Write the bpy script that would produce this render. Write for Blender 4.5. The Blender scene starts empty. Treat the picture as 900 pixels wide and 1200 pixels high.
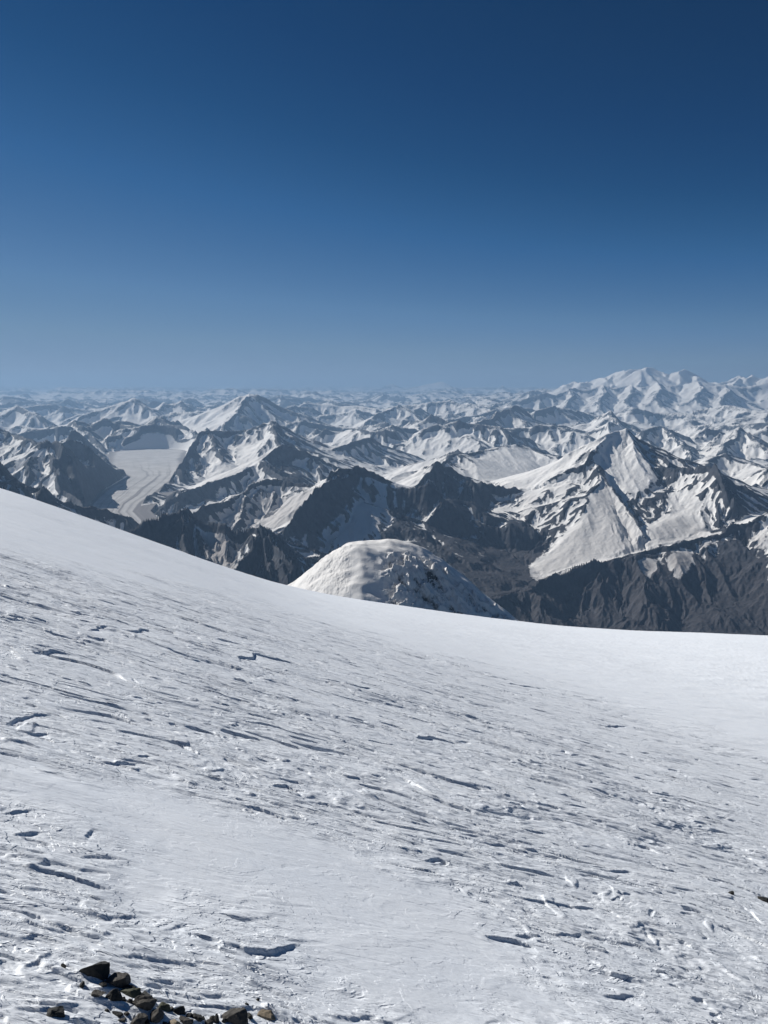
import bpy, math, time
import numpy as np
from mathutils import Vector, Matrix

T0 = time.time()
F = np.float32
rng = np.random.default_rng(7)

# ------------------------------------------------------------------ scene basics
scene = bpy.context.scene
COL = scene.collection
PITCH = math.radians(9.5)
FPX = 900.0
EYE = 2.0                                   # camera height over the snow (world z = 0 is the snow underfoot)
SP, CP = math.sin(PITCH), math.cos(PITCH)

def ray(u, v):
    dx, dy = (u - 450.0) / FPX, (600.0 - v) / FPX
    return dx, CP + dy * SP, -SP + dy * CP

def P(u, v, D):                             # point at D km of forward distance
    x, y, z = ray(u, v)
    k = D * 1000.0 / y
    return (x * k, D * 1000.0, z * k + EYE)

def tag(o, label, cat, kind=None, group=None):
    o['label'] = label
    o['category'] = cat
    if kind: o['kind'] = kind
    if group: o['group'] = group
    return o

# ------------------------------------------------------------------ noise
_ga = rng.random(256) * 2 * np.pi
GX, GY = np.cos(_ga).astype(F), np.sin(_ga).astype(F)

def h2(ix, iy, seed):
    h = np.asarray(ix).astype(np.int32).view(np.uint32) * np.uint32(374761393) + np.asarray(iy).astype(np.int32).view(np.uint32) * np.uint32(668265263) + np.uint32((seed * 2654435761) & 0xffffffff)
    h = (h ^ (h >> np.uint32(13))) * np.uint32(1274126177)
    return h ^ (h >> np.uint32(16))

def perlin(x, y, seed=0):
    x = np.asarray(x, F); y = np.asarray(y, F)
    x0, y0 = np.floor(x), np.floor(y)
    fx, fy = x - x0, y - y0
    ix, iy = x0.astype(np.int32), y0.astype(np.int32)
    u = fx * fx * fx * (fx * (fx * 6 - 15) + 10)
    v = fy * fy * fy * (fy * (fy * 6 - 15) + 10)
    def g(a, b):
        k = h2(ix + a, iy + b, seed) & np.uint32(255)
        return GX[k] * (fx - a) + GY[k] * (fy - b)
    a, b = g(0, 0), g(1, 0)
    n0 = a + u * (b - a)
    a, b = g(0, 1), g(1, 1)
    n1 = a + u * (b - a)
    return (n0 + v * (n1 - n0)) * F(1.5)

def fbm(x, y, oct=4, seed=0, gain=0.5, lac=2.03):
    s, a, t = 0, 1.0, 0.0
    for i in range(oct):
        s = s + a * perlin(x, y, seed + i * 17)
        t += a; a *= gain; x = x * lac + 3.1; y = y * lac + 1.7
    return s / t

def ridged(x, y, oct=4, seed=0, gain=0.5, lac=2.03):
    s, a, t, w = 0, 1.0, 0.0, 1.0
    for i in range(oct):
        n = 1 - np.abs(perlin(x, y, seed + i * 17)) * 1.15
        n = np.clip(n, 0, 1) ** 2
        s = s + a * n * w
        w = np.clip(n * 1.6, 0, 1)
        t += a; a *= gain; x = x * lac + 3.1; y = y * lac + 1.7
    return s / t

def sst(a, b, x):
    t = np.clip((x - a) / (b - a), 0, 1)
    return t * t * (3 - 2 * t)

# ------------------------------------------------------------------ mesh from a grid
def grid_mesh(name, X, Y, Z, mat, attrs=None, facemask=None, smooth=True):
    n, m = X.shape
    idx = np.arange(n * m, dtype=np.int32).reshape(n, m)
    q = np.stack([idx[:-1, :-1], idx[:-1, 1:], idx[1:, 1:], idx[1:, :-1]], -1).reshape(-1, 4)
    # make sure normals look up
    a = np.array([X[0, 1] - X[0, 0], Y[0, 1] - Y[0, 0]]); b = np.array([X[1, 0] - X[0, 0], Y[1, 0] - Y[0, 0]])
    if a[0] * b[1] - a[1] * b[0] < 0: q = q[:, ::-1]
    if facemask is not None: q = q[facemask.reshape(-1)]
    used, inv = np.unique(q, return_inverse=True)
    q = inv.reshape(-1, 4).astype(np.int32)
    co = np.stack([X.reshape(-1)[used], Y.reshape(-1)[used], Z.reshape(-1)[used]], -1).astype(F)
    me = bpy.data.meshes.new(name)
    me.vertices.add(len(co)); me.vertices.foreach_set('co', co.ravel())
    me.loops.add(q.size); me.loops.foreach_set('vertex_index', q.ravel())
    me.polygons.add(len(q)); me.polygons.foreach_set('loop_start', np.arange(0, q.size, 4, dtype=np.int32))
    me.update()
    if smooth:
        me.polygons.foreach_set('use_smooth', np.ones(len(q), dtype=bool))
    for k, A in (attrs or {}).items():
        at = me.attributes.new(k, 'FLOAT', 'POINT')
        at.data.foreach_set('value', A.reshape(-1)[used].astype(F))
    me.materials.append(mat)
    o = bpy.data.objects.new(name, me); COL.objects.link(o)
    return o

# ------------------------------------------------------------------ materials
def new_mat(name):
    m = bpy.data.materials.new(name); m.use_nodes = True
    nt = m.node_tree
    for n in list(nt.nodes): nt.nodes.remove(n)
    out = nt.nodes.new('ShaderNodeOutputMaterial')
    b = nt.nodes.new('ShaderNodeBsdfPrincipled')
    nt.links.new(b.outputs[0], out.inputs[0])
    return m, nt, b

def N(nt, typ, **kw):
    n = nt.nodes.new(typ)
    for k, v in kw.items():
        if isinstance(k, str) and hasattr(n, k): setattr(n, k, v)
    return n

def mix_col(nt, fac, a, b):
    n = nt.nodes.new('ShaderNodeMix'); n.data_type = 'RGBA'
    for s, val in ((n.inputs[0], fac), (n.inputs[6], a), (n.inputs[7], b)):
        if hasattr(val, 'links'): nt.links.new(val, s)
        else: s.default_value = val if not isinstance(val, tuple) or len(val) == 4 else (*val, 1)
    return n.outputs[2]

def noise_node(nt, vec, scale, detail=5, rough=0.55):
    n = nt.nodes.new('ShaderNodeTexNoise'); n.inputs['Scale'].default_value = scale
    n.inputs['Detail'].default_value = detail; n.inputs['Roughness'].default_value = rough
    nt.links.new(vec, n.inputs['Vector'])
    return n.outputs['Fac']

def maprange(nt, v, a, b, c=0.0, d=1.0):
    n = nt.nodes.new('ShaderNodeMapRange')
    n.inputs[1].default_value = a; n.inputs[2].default_value = b; n.inputs[3].default_value = c; n.inputs[4].default_value = d
    nt.links.new(v, n.inputs[0]); return n.outputs[0]

def attr(nt, name):
    n = nt.nodes.new('ShaderNodeAttribute'); n.attribute_name = name; return n.outputs['Fac']

def mountain_material(name, bump):
    m, nt, b = new_mat(name)
    geo = nt.nodes.new('ShaderNodeNewGeometry'); pos = geo.outputs['Position']
    snow = attr(nt, 'snow'); tint = attr(nt, 'tint')
    n1 = noise_node(nt, pos, 0.012, 8, 0.62)
    n2 = noise_node(nt, pos, 0.05, 6, 0.6)
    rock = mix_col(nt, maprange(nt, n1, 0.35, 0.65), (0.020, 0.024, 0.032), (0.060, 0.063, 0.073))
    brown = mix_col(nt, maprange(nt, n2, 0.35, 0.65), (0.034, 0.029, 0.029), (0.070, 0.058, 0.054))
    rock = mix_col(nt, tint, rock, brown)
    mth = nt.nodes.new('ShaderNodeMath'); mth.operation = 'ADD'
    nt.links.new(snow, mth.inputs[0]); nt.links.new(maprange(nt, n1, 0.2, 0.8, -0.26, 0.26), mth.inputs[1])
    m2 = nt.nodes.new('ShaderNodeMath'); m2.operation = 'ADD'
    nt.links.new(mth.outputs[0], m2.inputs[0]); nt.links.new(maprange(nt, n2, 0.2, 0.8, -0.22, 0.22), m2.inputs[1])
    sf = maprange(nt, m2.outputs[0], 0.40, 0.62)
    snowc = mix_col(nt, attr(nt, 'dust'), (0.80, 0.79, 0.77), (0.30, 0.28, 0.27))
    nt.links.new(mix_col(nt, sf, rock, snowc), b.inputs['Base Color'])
    b.inputs['Roughness'].default_value = 0.85
    b.inputs['Specular IOR Level'].default_value = 0.2
    bp = nt.nodes.new('ShaderNodeBump'); bp.inputs['Distance'].default_value = bump; bp.inputs['Strength'].default_value = 1.0
    mpn = nt.nodes.new('ShaderNodeMapping'); mpn.inputs['Scale'].default_value = (1, 1, 0.45); nt.links.new(pos, mpn.inputs['Vector'])
    n3 = nt.nodes.new('ShaderNodeTexNoise'); n3.noise_type = 'RIDGED_MULTIFRACTAL'; n3.inputs['Scale'].default_value = 0.35 / bump; n3.inputs['Detail'].default_value = 5
    nt.links.new(mpn.outputs[0], n3.inputs['Vector'])
    rk = nt.nodes.new('ShaderNodeMath'); rk.operation = 'MULTIPLY'; nt.links.new(n3.outputs['Fac'], rk.inputs[0]); nt.links.new(maprange(nt, sf, 0, 1, 0.75, 0.28), rk.inputs[1])
    ad = nt.nodes.new('ShaderNodeMath'); ad.operation = 'ADD'; nt.links.new(n1, ad.inputs[0]); nt.links.new(rk.outputs[0], ad.inputs[1])
    nt.links.new(ad.outputs[0], bp.inputs['Height']); nt.links.new(bp.outputs[0], b.inputs['Normal'])
    return m

# ------------------------------------------------------------------ the far terrain: height on a (bearing, log distance) grid
NT = 1560
TH = np.linspace(-math.radians(37), math.radians(37), NT).astype(F)
_lr = [math.log(4600.0)]
while _lr[-1] < math.log(150000.0):
    q = math.exp(_lr[-1]); _lr.append(_lr[-1] + (0.0014 if q < 12000 else 0.0014 + 0.0010 * min(1, (q - 12000) / 8000)))
LR = np.array(_lr); NR = len(LR)
RR = np.exp(LR)
X = (RR[:, None] * np.sin(TH)[None, :]).astype(F)
Y = (RR[:, None] * np.cos(TH)[None, :]).astype(F)
R = np.broadcast_to(RR[:, None], X.shape).astype(F)
DTH = float(TH[1] - TH[0]); DRR = RR * np.gradient(LR)
SINT, COST = np.sin(TH)[None, :], np.cos(TH)[None, :]

def grad(Z):
    gt = np.gradient(Z, axis=1) / (DTH * R)
    gr = np.gradient(Z, axis=0) / DRR[:, None].astype(F)
    return gr * SINT + gt * COST, gr * COST - gt * SINT

def rowsel(r0, r1):
    i0, i1 = np.searchsorted(RR, [r0, r1]); return max(0, i0), min(NR, i1)

# authored ridges: (points (u, v, D km)), top slope a, tail slope b, width w
RIDGES = []
def rg(pts, a=0.62, b=0.30, w=500.0, ls=1.0): RIDGES.append(([P(*p) for p in pts], a, b, w, ls))

# --- near massif: the crest from left to right
rg([(340,613,7.0),(360,590,7.4),(385,567,7.8),(400,556,8.1),(422,549,8.4),(440,558,8.7),(452,567,8.9),(478,575,9.1),(494,563,9.2),(502,548,9.3),(511,541,9.4),(520,545,9.4),(535,553,9.4),(555,561,9.3),(575,566,9.3),(600,570,9.3),(625,569,9.3),(645,566,9.3),(662,552,9.3),(676,540,9.3),(686,540,9.3)], 1.2, 0.68, 600, 0.5)
rg([(686,540,9.3),(692,533,9.4),(702,518,9.7),(712,507,9.9),(726,504,10.0),(737,501,10.0),(748,511,10.2),(758,524,10.2),(768,535,10.0),(778,543,9.7),(790,545,9.4),(803,547,9.0),(818,545,8.9),(832,548,8.8),(843,562,8.6),(862,575,8.5),(884,592,8.3),(905,606,8.2),(960,640,8.0)], 0.75, 0.30, 600)
# spurs of the summit
rg([(702,543,9.2),(710,560,8.8),(722,578,8.5),(735,594,8.2),(748,608,7.95),(752,622,7.7)], 0.60, 0.30, 500, 1.6)
rg([(645,566,9.3),(640,585,9.0),(628,610,8.6),(612,640,8.2)], 1.1, 0.6, 260)
rg([(600,570,9.3),(598,590,9.0),(590,620,8.6),(580,645,8.2)], 1.1, 0.6, 240)
rg([(555,561,9.3),(556,590,8.9),(548,620,8.5),(545,645,8.2)], 1.1, 0.6, 240)
rg([(520,545,9.4),(525,575,9.0),(527,605,8.6),(535,640,8.2)], 1.1, 0.6, 260)
rg([(790,545,9.1),(795,570,8.75),(800,590,8.4),(802,603,8.15)], 0.85, 0.3, 280)
rg([(832,548,8.8),(838,575,8.4),(842,600,8.0),(845,622,7.6)], 0.7, 0.3, 300)
rg([(884,592,8.3),(862,605,8.0),(850,620,7.6),(842,640,7.2)], 0.6, 0.3, 300)
rg([(737,501,10.0),(746,514,9.75),(755,530,9.5),(766,546,9.25),(772,560,9.0)], 0.62, 0.42, 600, 1.9)
# spurs below the left summit
rg([(452,567,8.9),(458,580,8.6),(463,594,8.35),(462,606,8.1),(448,616,7.8),(438,630,7.5)], 0.75, 0.3, 380)
rg([(422,549,8.4),(415,575,8.15),(398,600,7.8),(382,622,7.4)], 0.5, 0.3, 300)
rg([(440,558,8.7),(437,585,8.3),(420,612,7.8),(402,636,7.3)], 0.55, 0.3, 300)
# the bench that carries the hanging glacier and the slopes below it
rg([(560,705,6.3),(590,694,6.5),(625,683,6.8),(660,669,7.0),(700,656,7.1),(745,646,7.2),(790,636,7.3),(830,626,7.4),(860,612,7.5),(900,598,7.6),(960,590,7.8)], 0.42, 0.42, 900)
rg([(670,666,7.0),(664,700,6.65),(655,735,6.3)], 0.6, 0.4, 300)
rg([(725,650,7.15),(722,690,6.75),(712,735,6.3)], 0.6, 0.4, 300)
rg([(776,638,7.3),(776,685,6.75),(768,740,6.2)], 0.6, 0.4, 300)
rg([(826,626,7.4),(829,680,6.8),(825,740,6.2)], 0.6, 0.4, 300)
rg([(878,606,7.5),(886,670,6.8),(885,740,6.1)], 0.6, 0.4, 300)
# --- lower dark ridge over the snow edge
rg([(120,660,5.7),(150,622,5.9),(168,612,6.0),(185,605,6.2),(205,598,6.3),(216,596,6.35),(240,610,6.3),(262,613,6.2),(285,617,6.15),(303,616,6.1),(322,634,5.9),(345,655,5.7),(365,675,5.5)], 1.0, 0.5, 300)
rg([(262,613,6.2),(265,640,5.9),(270,670,5.6)], 0.8, 0.4, 200)
rg([(303,616,6.1),(297,640,5.8),(285,665,5.5)], 0.8, 0.4, 200)
rg([(216,596,6.35),(214,620,6.1),(222,640,5.8)], 0.8, 0.4, 200)
# --- the pale face behind it
rg([(396,560,8.6),(370,566,8.7),(345,566,8.8),(322,561,8.9),(305,563,8.8),(288,572,8.5),(270,585,8.1),(252,590,7.9),(236,597,7.7),(222,606,7.4)], 0.75, 0.3, 350)
rg([(322,561,8.9),(318,585,8.5),(306,606,8.0)], 0.8, 0.35, 250)
rg([(288,572,8.5),(285,595,8.0),(275,610,7.6)], 0.8, 0.35, 250)
rg([(350,566,8.8),(346,590,8.4),(330,612,7.9)], 0.8, 0.35, 250)
# --- peaks beside the valley glacier, right bank
rg([(331,520,11.3),(322,528,11.1),(305,540,10.8),(285,552,10.4),(262,560,10.0),(235,572,9.6),(210,583,9.2),(188,592,9.0),(168,603,8.8)], 0.62, 0.32, 500)
rg([(331,520,11.3),(342,535,11.1),(358,550,10.9),(378,567,10.6)], 0.8, 0.35, 400)
rg([(305,540,10.8),(318,548,10.4),(330,558,10.0)], 0.7, 0.35, 300)
rg([(317,491,14.0),(302,499,13.9),(285,503,13.8),(265,505,13.6),(245,503,13.5),(228,507,13.2),(216,520,12.6),(208,538,11.8),(200,552,11.2)], 0.75, 0.3, 500)
rg([(317,491,14.0),(330,505,13.9),(345,520,13.6),(362,535,13.4)], 0.8, 0.3, 500)
rg([(317,491,14.0),(322,505,13.2),(328,520,12.4)], 0.7, 0.3, 400)
rg([(245,503,13.5),(252,520,12.8),(262,535,12.2)], 0.7, 0.3, 400)
# --- left bank
rg([(-40,520,6.4),(0,536,6.6),(18,546,6.6),(40,566,6.6),(62,582,6.7),(85,594,6.8),(104,606,6.8)], 1.0, 0.55, 300)
rg([(20,545,9.2),(40,528,9.6),(54,516,9.8),(62,520,9.8),(75,532,9.6),(90,548,9.4),(108,562,9.2),(122,574,9.0)], 0.85, 0.35, 450)
rg([(54,516,9.8),(60,545,9.3),(75,570,8.8),(100,590,8.3)], 0.7, 0.35, 350)
rg([(70,518,11),(84,512,11.2),(92,514,11.2),(102,524,11.1),(118,536,10.9),(135,547,10.6),(156,560,10.2)], 0.85, 0.35, 450)
rg([(84,506,13.5),(98,500,13.8),(115,500,13.8),(128,508,13.6),(138,522,13.2),(143,533,12.8)], 0.85, 0.3, 500)
rg([(-30,505,11.5),(0,500,12),(18,505,12),(35,515,11.5),(48,528,11)], 0.7, 0.3, 500)
# --- head of the valley glacier
rg([(128,510,17),(150,502,17.5),(165,500,17.5),(180,488,17.5),(190,497,17.3),(205,503,17),(222,503,16.6),(240,500,16.3)], 0.85, 0.3, 600)
rg([(165,500,17.5),(163,510,17.0),(158,522,16.6)], 0.9, 0.4, 300)
rg([(190,497,17.3),(196,508,16.9),(203,522,16.5)], 0.9, 0.4, 300)
rg([(140,505,17.2),(138,514,16.9),(134,526,16.6)], 0.9, 0.4, 300)
rg([(178,492,17.4),(180,505,17.0),(180,516,16.8)], 0.9, 0.4, 250)
# --- middle distance
rg([(95,485,24),(120,478,24.5),(142,470,25),(157,466,25),(172,476,24.5),(182,488,24),(190,495,23.5)], 0.6, 0.3, 1200)
rg([(172,482,27),(192,470,27),(200,473,27),(212,469,27),(225,482,26.5)], 0.8, 0.3, 900)
rg([(-20,488,22),(0,482,22),(18,474,22),(35,482,21.5),(55,494,21)], 0.7, 0.3, 1000)
rg([(228,498,21),(248,486,21.5),(268,474,22),(285,465,22),(290,460,22),(297,467,22),(315,478,21.8),(335,490,21.2),(350,500,20.5),(362,508,20)], 0.75, 0.3, 900)
rg([(290,460,22),(280,480,20.5),(262,498,19)], 0.6, 0.3, 700)
rg([(310,476,24),(320,472,24.5),(335,481,24),(350,494,23)], 0.7, 0.3, 800)
rg([(330,492,26),(345,476,28),(365,472,29),(400,475,29),(440,478,28)], 0.6, 0.3, 900)
rg([(362,512,18),(380,502,18),(395,506,18),(415,502,17.5),(432,506,17),(452,503,17)], 0.6, 0.3, 700)
rg([(360,540,13.5),(378,528,13.8),(402,522,14),(425,515,14.5),(440,512,15)], 0.65, 0.3, 600)
rg([(420,500,22),(445,483,24),(468,474,25),(480,480,24.6),(500,493,24),(515,503,23.5)], 0.65, 0.3, 1100)
rg([(500,500,25),(520,490,26),(545,480,27),(556,476,27),(570,483,26.5),(590,494,26)], 0.65, 0.3, 1100)
rg([(485,520,16.5),(495,508,16.8),(510,498,17),(525,496,17),(537,491,17),(552,496,17),(572,498,17),(588,501,16.8),(596,512,16.3)], 0.7, 0.3, 600)
rg([(588,501,18),(610,500,18),(632,497,18),(655,500,18),(680,505,17.5),(700,512,17)], 0.6, 0.3, 700)
rg([(515,545,11.6),(535,533,12.2),(560,528,12.8),(585,523,13.2),(604,520,13.5),(622,524,13.5),(640,533,13),(660,540,12.6)], 0.34, 0.30, 1200)
rg([(522,540,13),(537,524,13.4),(548,532,13.2),(555,540,13)], 0.8, 0.3, 300)
rg([(452,566,9.6),(462,556,10.2),(478,552,10.4),(495,550,10.4),(511,545,10.2)], 0.34, 0.30, 700)
rg([(600,505,21),(640,495,23),(690,492,24),(740,496,22)], 0.5, 0.3, 1000)
rg([(700,492,28),(725,482,30),(738,476,30),(752,482,29.5),(775,492,28)], 0.6, 0.3, 1300)
rg([(755,505,17),(775,497,18),(790,507,17),(800,522,16),(812,535,15)], 0.7, 0.3, 600)
rg([(845,525,15.5),(858,512,16.5),(868,500,17),(876,506,16.8),(890,516,16),(905,525,15.5)], 0.75, 0.3, 700)
rg([(800,490,30),(820,475,33),(835,473,33),(855,483,32),(880,492,30)], 0.35, 0.3, 1600)
rg([(820,545,12.5),(845,530,13),(875,540,12.6),(905,548,12)], 0.35, 0.3, 900)
rg([(868,580,9.9),(885,564,10.3),(905,547,10.6),(940,530,11)], 0.8, 0.35, 500)
# --- the high massif on the right and the far horizon
rg([(600,464,41.0),(622,458,38.1),(640,459,42.9),(655,455,41.6),(664,450,40.8),(673,446,44.1),(681,449,40.0),(692,445,42.8),(703,441,42.8),(712,443,40.0),(722,437,44.1),(733,434,40.9),(742,432,41.5),(750,434,43.8),(757,430,39.8),(765,431,43.4),(772,436,42.1),(780,440,40.4),(788,437,44.2),(795,436,40.3),(802,432,42.3),(808,437,43.3),(818,441,39.9),(828,447,44.7),(842,449,42.2),(856,446,42.8),(866,441,45.7),(874,444,41.6),(884,440,44.7),(893,444,44.2),(905,439,41.8),(950,447,45.8)], 0.62, 0.30, 2200)
for _u, _v in ((692,446),(722,438),(757,431),(802,433),(866,442),(640,460)):
    rg([(_u,_v,42),(_u-7,_v+6,40.5),(_u-4,_v+13,39),(_u-12,_v+22,37)], 0.7, 0.3, 900)
rg([(600,470,33),(622,464,33.5),(640,459,34),(652,462,34),(668,454,35),(690,457,35),(706,451,35.5),(722,455,35),(738,450,36),(752,453,35),(770,447,36),(785,453,35.5),(800,449,36),(818,446,35.5),(832,452,35),(850,449,35),(872,453,35),(900,448,35)], 0.8, 0.30, 900)
for _u, _v in ((668,455),(706,452),(738,451),(770,448),(818,447),(850,450)):
    rg([(_u,_v,35.3),(_u+5,_v+7,33.5),(_u-4,_v+16,31.5)], 0.8, 0.3, 600)
rg([(420,462,80),(445,455,82),(460,449,84),(475,456,84),(500,450,84),(518,447,84),(535,456,84),(560,453,82),(600,456,80)], 0.5, 0.25, 3000)
rg([(320,463,90),(345,454,92),(362,462,92)], 0.5, 0.25, 3000)
rg([(0,465,90),(30,457,92),(60,463,92)], 0.5, 0.25, 3000)
rg([(110,464,88),(140,455,90),(170,463,90)], 0.5, 0.25, 3000)

# the nameless peaks behind, each a short crest with spurs
rp = np.random.default_rng(23)
for _i in range(620):
    rr_ = math.exp(rp.uniform(math.log(18500), math.log(125000))); th_ = rp.uniform(-0.63, 0.63)
    px_, py_ = rr_ * math.sin(th_), rr_ * math.cos(th_)
    top = rp.normal(-950, 170) + 260 * min(1.0, max(0.0, (rr_ - 25000) / 50000)) + (250 if rr_ > 70000 and rp.random() < 0.25 else 0)
    if rr_ < 24000: top -= 120
    an = rp.uniform(0, math.pi); ln = rp.uniform(900, 2400) * (1 + rr_ / 120000)
    ca, sa = math.cos(an), math.sin(an)
    sp_ = [(px_ + ca * ln * f_ - sa * rp.normal(0, 0.12) * ln, py_ + sa * ln * f_ + ca * rp.normal(0, 0.12) * ln, top - abs(f_) * rp.uniform(220, 420) - (0 if f_ == 0 else rp.uniform(0, 90))) for f_ in (-1.3, -0.65, -0.25, 0, 0.3, 0.75, 1.3)]
    RIDGES.append((sp_, rp.uniform(0.8, 1.15), 0.34, rp.uniform(350, 800)))
    for _k in range(3):
        b0 = sp_[1 + rp.integers(0, 5)]; sg_ = rp.choice([-1, 1]); l2 = ln * rp.uniform(0.5, 0.9)
        RIDGES.append(([b0, (b0[0] - sa * l2 * sg_ * 0.5 + ca * rp.normal(0, .2) * l2, b0[1] + ca * l2 * sg_ * 0.5, b0[2] - l2 * 0.22), (b0[0] - sa * l2 * sg_ + ca * rp.normal(0, .3) * l2, b0[1] + ca * l2 * sg_, b0[2] - l2 * 0.52)], 0.95, 0.36, 350))

GLZ = -1475.0                               # surface of the valley glacier

def build_far():
    wx = fbm(X / 1500, Y / 1500, 3, 11) ; wy = fbm(X / 1500, Y / 1500, 3, 12)
    Xw = X + wx * 90; Yw = Y + wy * 160
    # unauthored ranges
    rd = ridged(X / 7000 + 0.3, Y / 9000, 5, 31, 0.55)
    rd2 = ridged(X / 3200 + 0.3, Y / 4200, 4, 57, 0.5)
    lo = -2050 + 650 * (rd * 0.6 + rd2 * 0.4)
    fw = 2500 * fbm(X / 9000, Y / 9000, 2, 61); fv = 2500 * fbm(X / 9000, Y / 9000, 2, 62)
    rd3 = ridged((X + fw) / 15000 + 0.7, (Y + fv) / 17000, 5, 63, 0.5)
    far_ = sst(30000, 55000, R)
    hi = -1800 + (1 - far_) * 1050 * (rd * 0.6 + rd2 * 0.45) * (0.6 + 0.7 * rd3) + far_ * (650 * rd3 + 800 * rd + 350 * rd2) + 150 * fbm(X / 20000, Y / 20000, 2, 5)
    lo = lo - 1300 * sst(7900, 6300, R) - 450 * sst(10600, 9000, R) * sst(-1400, -300, X)
    k = sst(14000, 24000, R)
    Z = lo * (1 - k) + hi * k
    for pts, a, b, w, *ls in RIDGES:
        ls = ls[0] if ls else 1.0
        for (x0, y0, z0), (x1, y1, z1) in zip(pts[:-1], pts[1:]):
            r0 = min(math.hypot(x0, y0), math.hypot(x1, y1)); r1 = max(math.hypot(x0, y0), math.hypot(x1, y1))
            reach = min(6000.0, 2500 + w * 2)
            if r0 > 40000 and w > 1200: reach = 9000
            i0, i1 = rowsel(r0 - reach, r1 + reach)
            t0, t1 = sorted((math.atan2(x0, y0), math.atan2(x1, y1)))
            j0 = int(np.searchsorted(TH, t0 - reach / max(r0, 3000))); j1 = int(np.searchsorted(TH, t1 + reach / max(r0, 3000)))
            if i1 <= i0 or j1 <= j0: continue
            xs, ys = Xw[i0:i1, j0:j1], Yw[i0:i1, j0:j1]
            ex, ey = x1 - x0, y1 - y0
            t = np.clip(((xs - x0) * ex + (ys - y0) * ey) / (ex * ex + ey * ey + 1e-3), 0, 1)
            d = np.hypot(xs - x0 - ex * t, ys - y0 - ey * t)
            if ls != 1.0: d = d * np.where((xs - x0) * ey - (ys - y0) * ex < 0, ls, 1.0)
            h = z0 + (z1 - z0) * t - ((a - b) * w * (1 - np.exp(-d / w)) + b * d)
            np.maximum(Z[i0:i1, j0:j1], h, out=Z[i0:i1, j0:j1])
    return Z

def boxblur(A, kr, kt):
    for ax, k in ((0, int(kr)), (1, int(kt))):
        if k < 1: continue
        pad = [(0, 0), (0, 0)]; pad[ax] = (k + 1, k)
        c = np.cumsum(np.pad(A.astype(np.float64), pad, 'edge'), axis=ax)
        n = A.shape[ax]
        if ax == 0: A = (c[2 * k + 1:2 * k + 1 + n] - c[:n]) / (2 * k + 1)
        else: A = (c[:, 2 * k + 1:2 * k + 1 + n] - c[:, :n]) / (2 * k + 1)
    return A.astype(F)

def erode(Z, scales, amp):
    """gullies that run down the slope, coarse to fine; amp is a map"""
    for oi, s in enumerate(scales):
        am = amp * (1 - 0.72 * SMOOTH * (1.0 if s > 200 else 0.45)) if s < 2000 else amp
        i1 = min(NR, int(np.searchsorted(DRR, s / 2.2)))
        if i1 < 10: continue
        kt = s * 0.07 / (DTH * 8500)
        gx, gy = grad(boxblur(Z, kt * DTH / 0.0014, kt))
        sl = np.hypot(gx, gy)[:i1] + 1e-4
        nx, ny = (-gy[:i1] / sl), (gx[:i1] / sl)
        px, py = X[:i1] / s + 13.7 * oi, Y[:i1] / s + 7.3 * oi
        ix, iy = np.floor(px), np.floor(py)
        fx, fy = px - ix, py - iy
        ixi, iyi = ix.astype(np.int64), iy.astype(np.int64)
        num = np.zeros_like(px); den = np.full_like(px, 1e-5)
        for a in (-1, 0, 1):
            for b in (-1, 0, 1):
                h = h2(ixi + a, iyi + b, 91 + oi)
                jx = (h & np.uint32(1023)).astype(F) / 1023 * 0.5 + 0.25
                jy = ((h >> np.uint32(10)) & np.uint32(1023)).astype(F) / 1023 * 0.5 + 0.25
                vx, vy = fx - a - jx, fy - b - jy
                w = np.clip(1 - (vx * vx + vy * vy) / 1.5625, 0, 1) ** 2
                num += w * np.cos((vx * nx + vy * ny) * F(2 * np.pi))
                den += w
        fade = np.clip((s / DRR[:i1] - 2.2) / 3.0, 0, 1)[:, None]
        g = num / den
        g = 1 - 2 * np.sqrt(np.clip((1 - g) / 2, 0.002, 1))
        Z[:i1] += (am[:i1] * s * np.clip((sl - 0.12) / 0.5, 0, 1.15) * fade * (g + 0.15)).astype(F)
    return Z

Z = build_far()
print('ridges', time.time() - T0)

# ---- where snow lies and where bare rock shows, drawn on the ground as outlines
ELEV = (Z - EYE) / R
def hit(u, v):
    x, y, z = ray(u, v)
    j = int(np.clip(round((math.atan2(x, y) - float(TH[0])) / DTH), 0, NT - 1))
    e = ELEV[:, j]; t = z / math.hypot(x, y)
    k = e >= t
    i = int(np.argmax(k)) if k.any() else int(np.argmax(e))
    return float(X[i, j]), float(Y[i, j])
PX = X + 75 * fbm(X / 260, Y / 420, 5, 211, 0.65); PY = Y + 110 * fbm(X / 260, Y / 420, 5, 212, 0.65)
def patch(pts, soft=7):
    w = [hit(u, v) for u, v in pts]
    x0, x1 = min(p[0] for p in w) - 300, max(p[0] for p in w) + 300
    y0, y1 = min(p[1] for p in w) - 300, max(p[1] for p in w) + 300
    r0 = math.hypot(min(abs(x0), abs(x1)) if x0 * x1 > 0 else 0, y0); r1 = math.hypot(max(abs(x0), abs(x1)), y1)
    i0, i1 = rowsel(r0, r1)
    M = np.zeros_like(Z)
    a, b = PX[i0:i1], PY[i0:i1]
    c = np.zeros(a.shape, bool)
    for (ax, ay), (bx, by) in zip(w, w[1:] + w[:1]):
        if ay == by: continue
        c ^= ((ay > b) != (by > b)) & (a < (bx - ax) * (b - ay) / (by - ay) + ax)
    M[i0:i1] = c
    return boxblur(boxblur(M, soft, soft), soft, soft)
SB = np.zeros_like(Z); SMOOTH = np.zeros_like(Z); GREY = np.zeros_like(Z)
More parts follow.
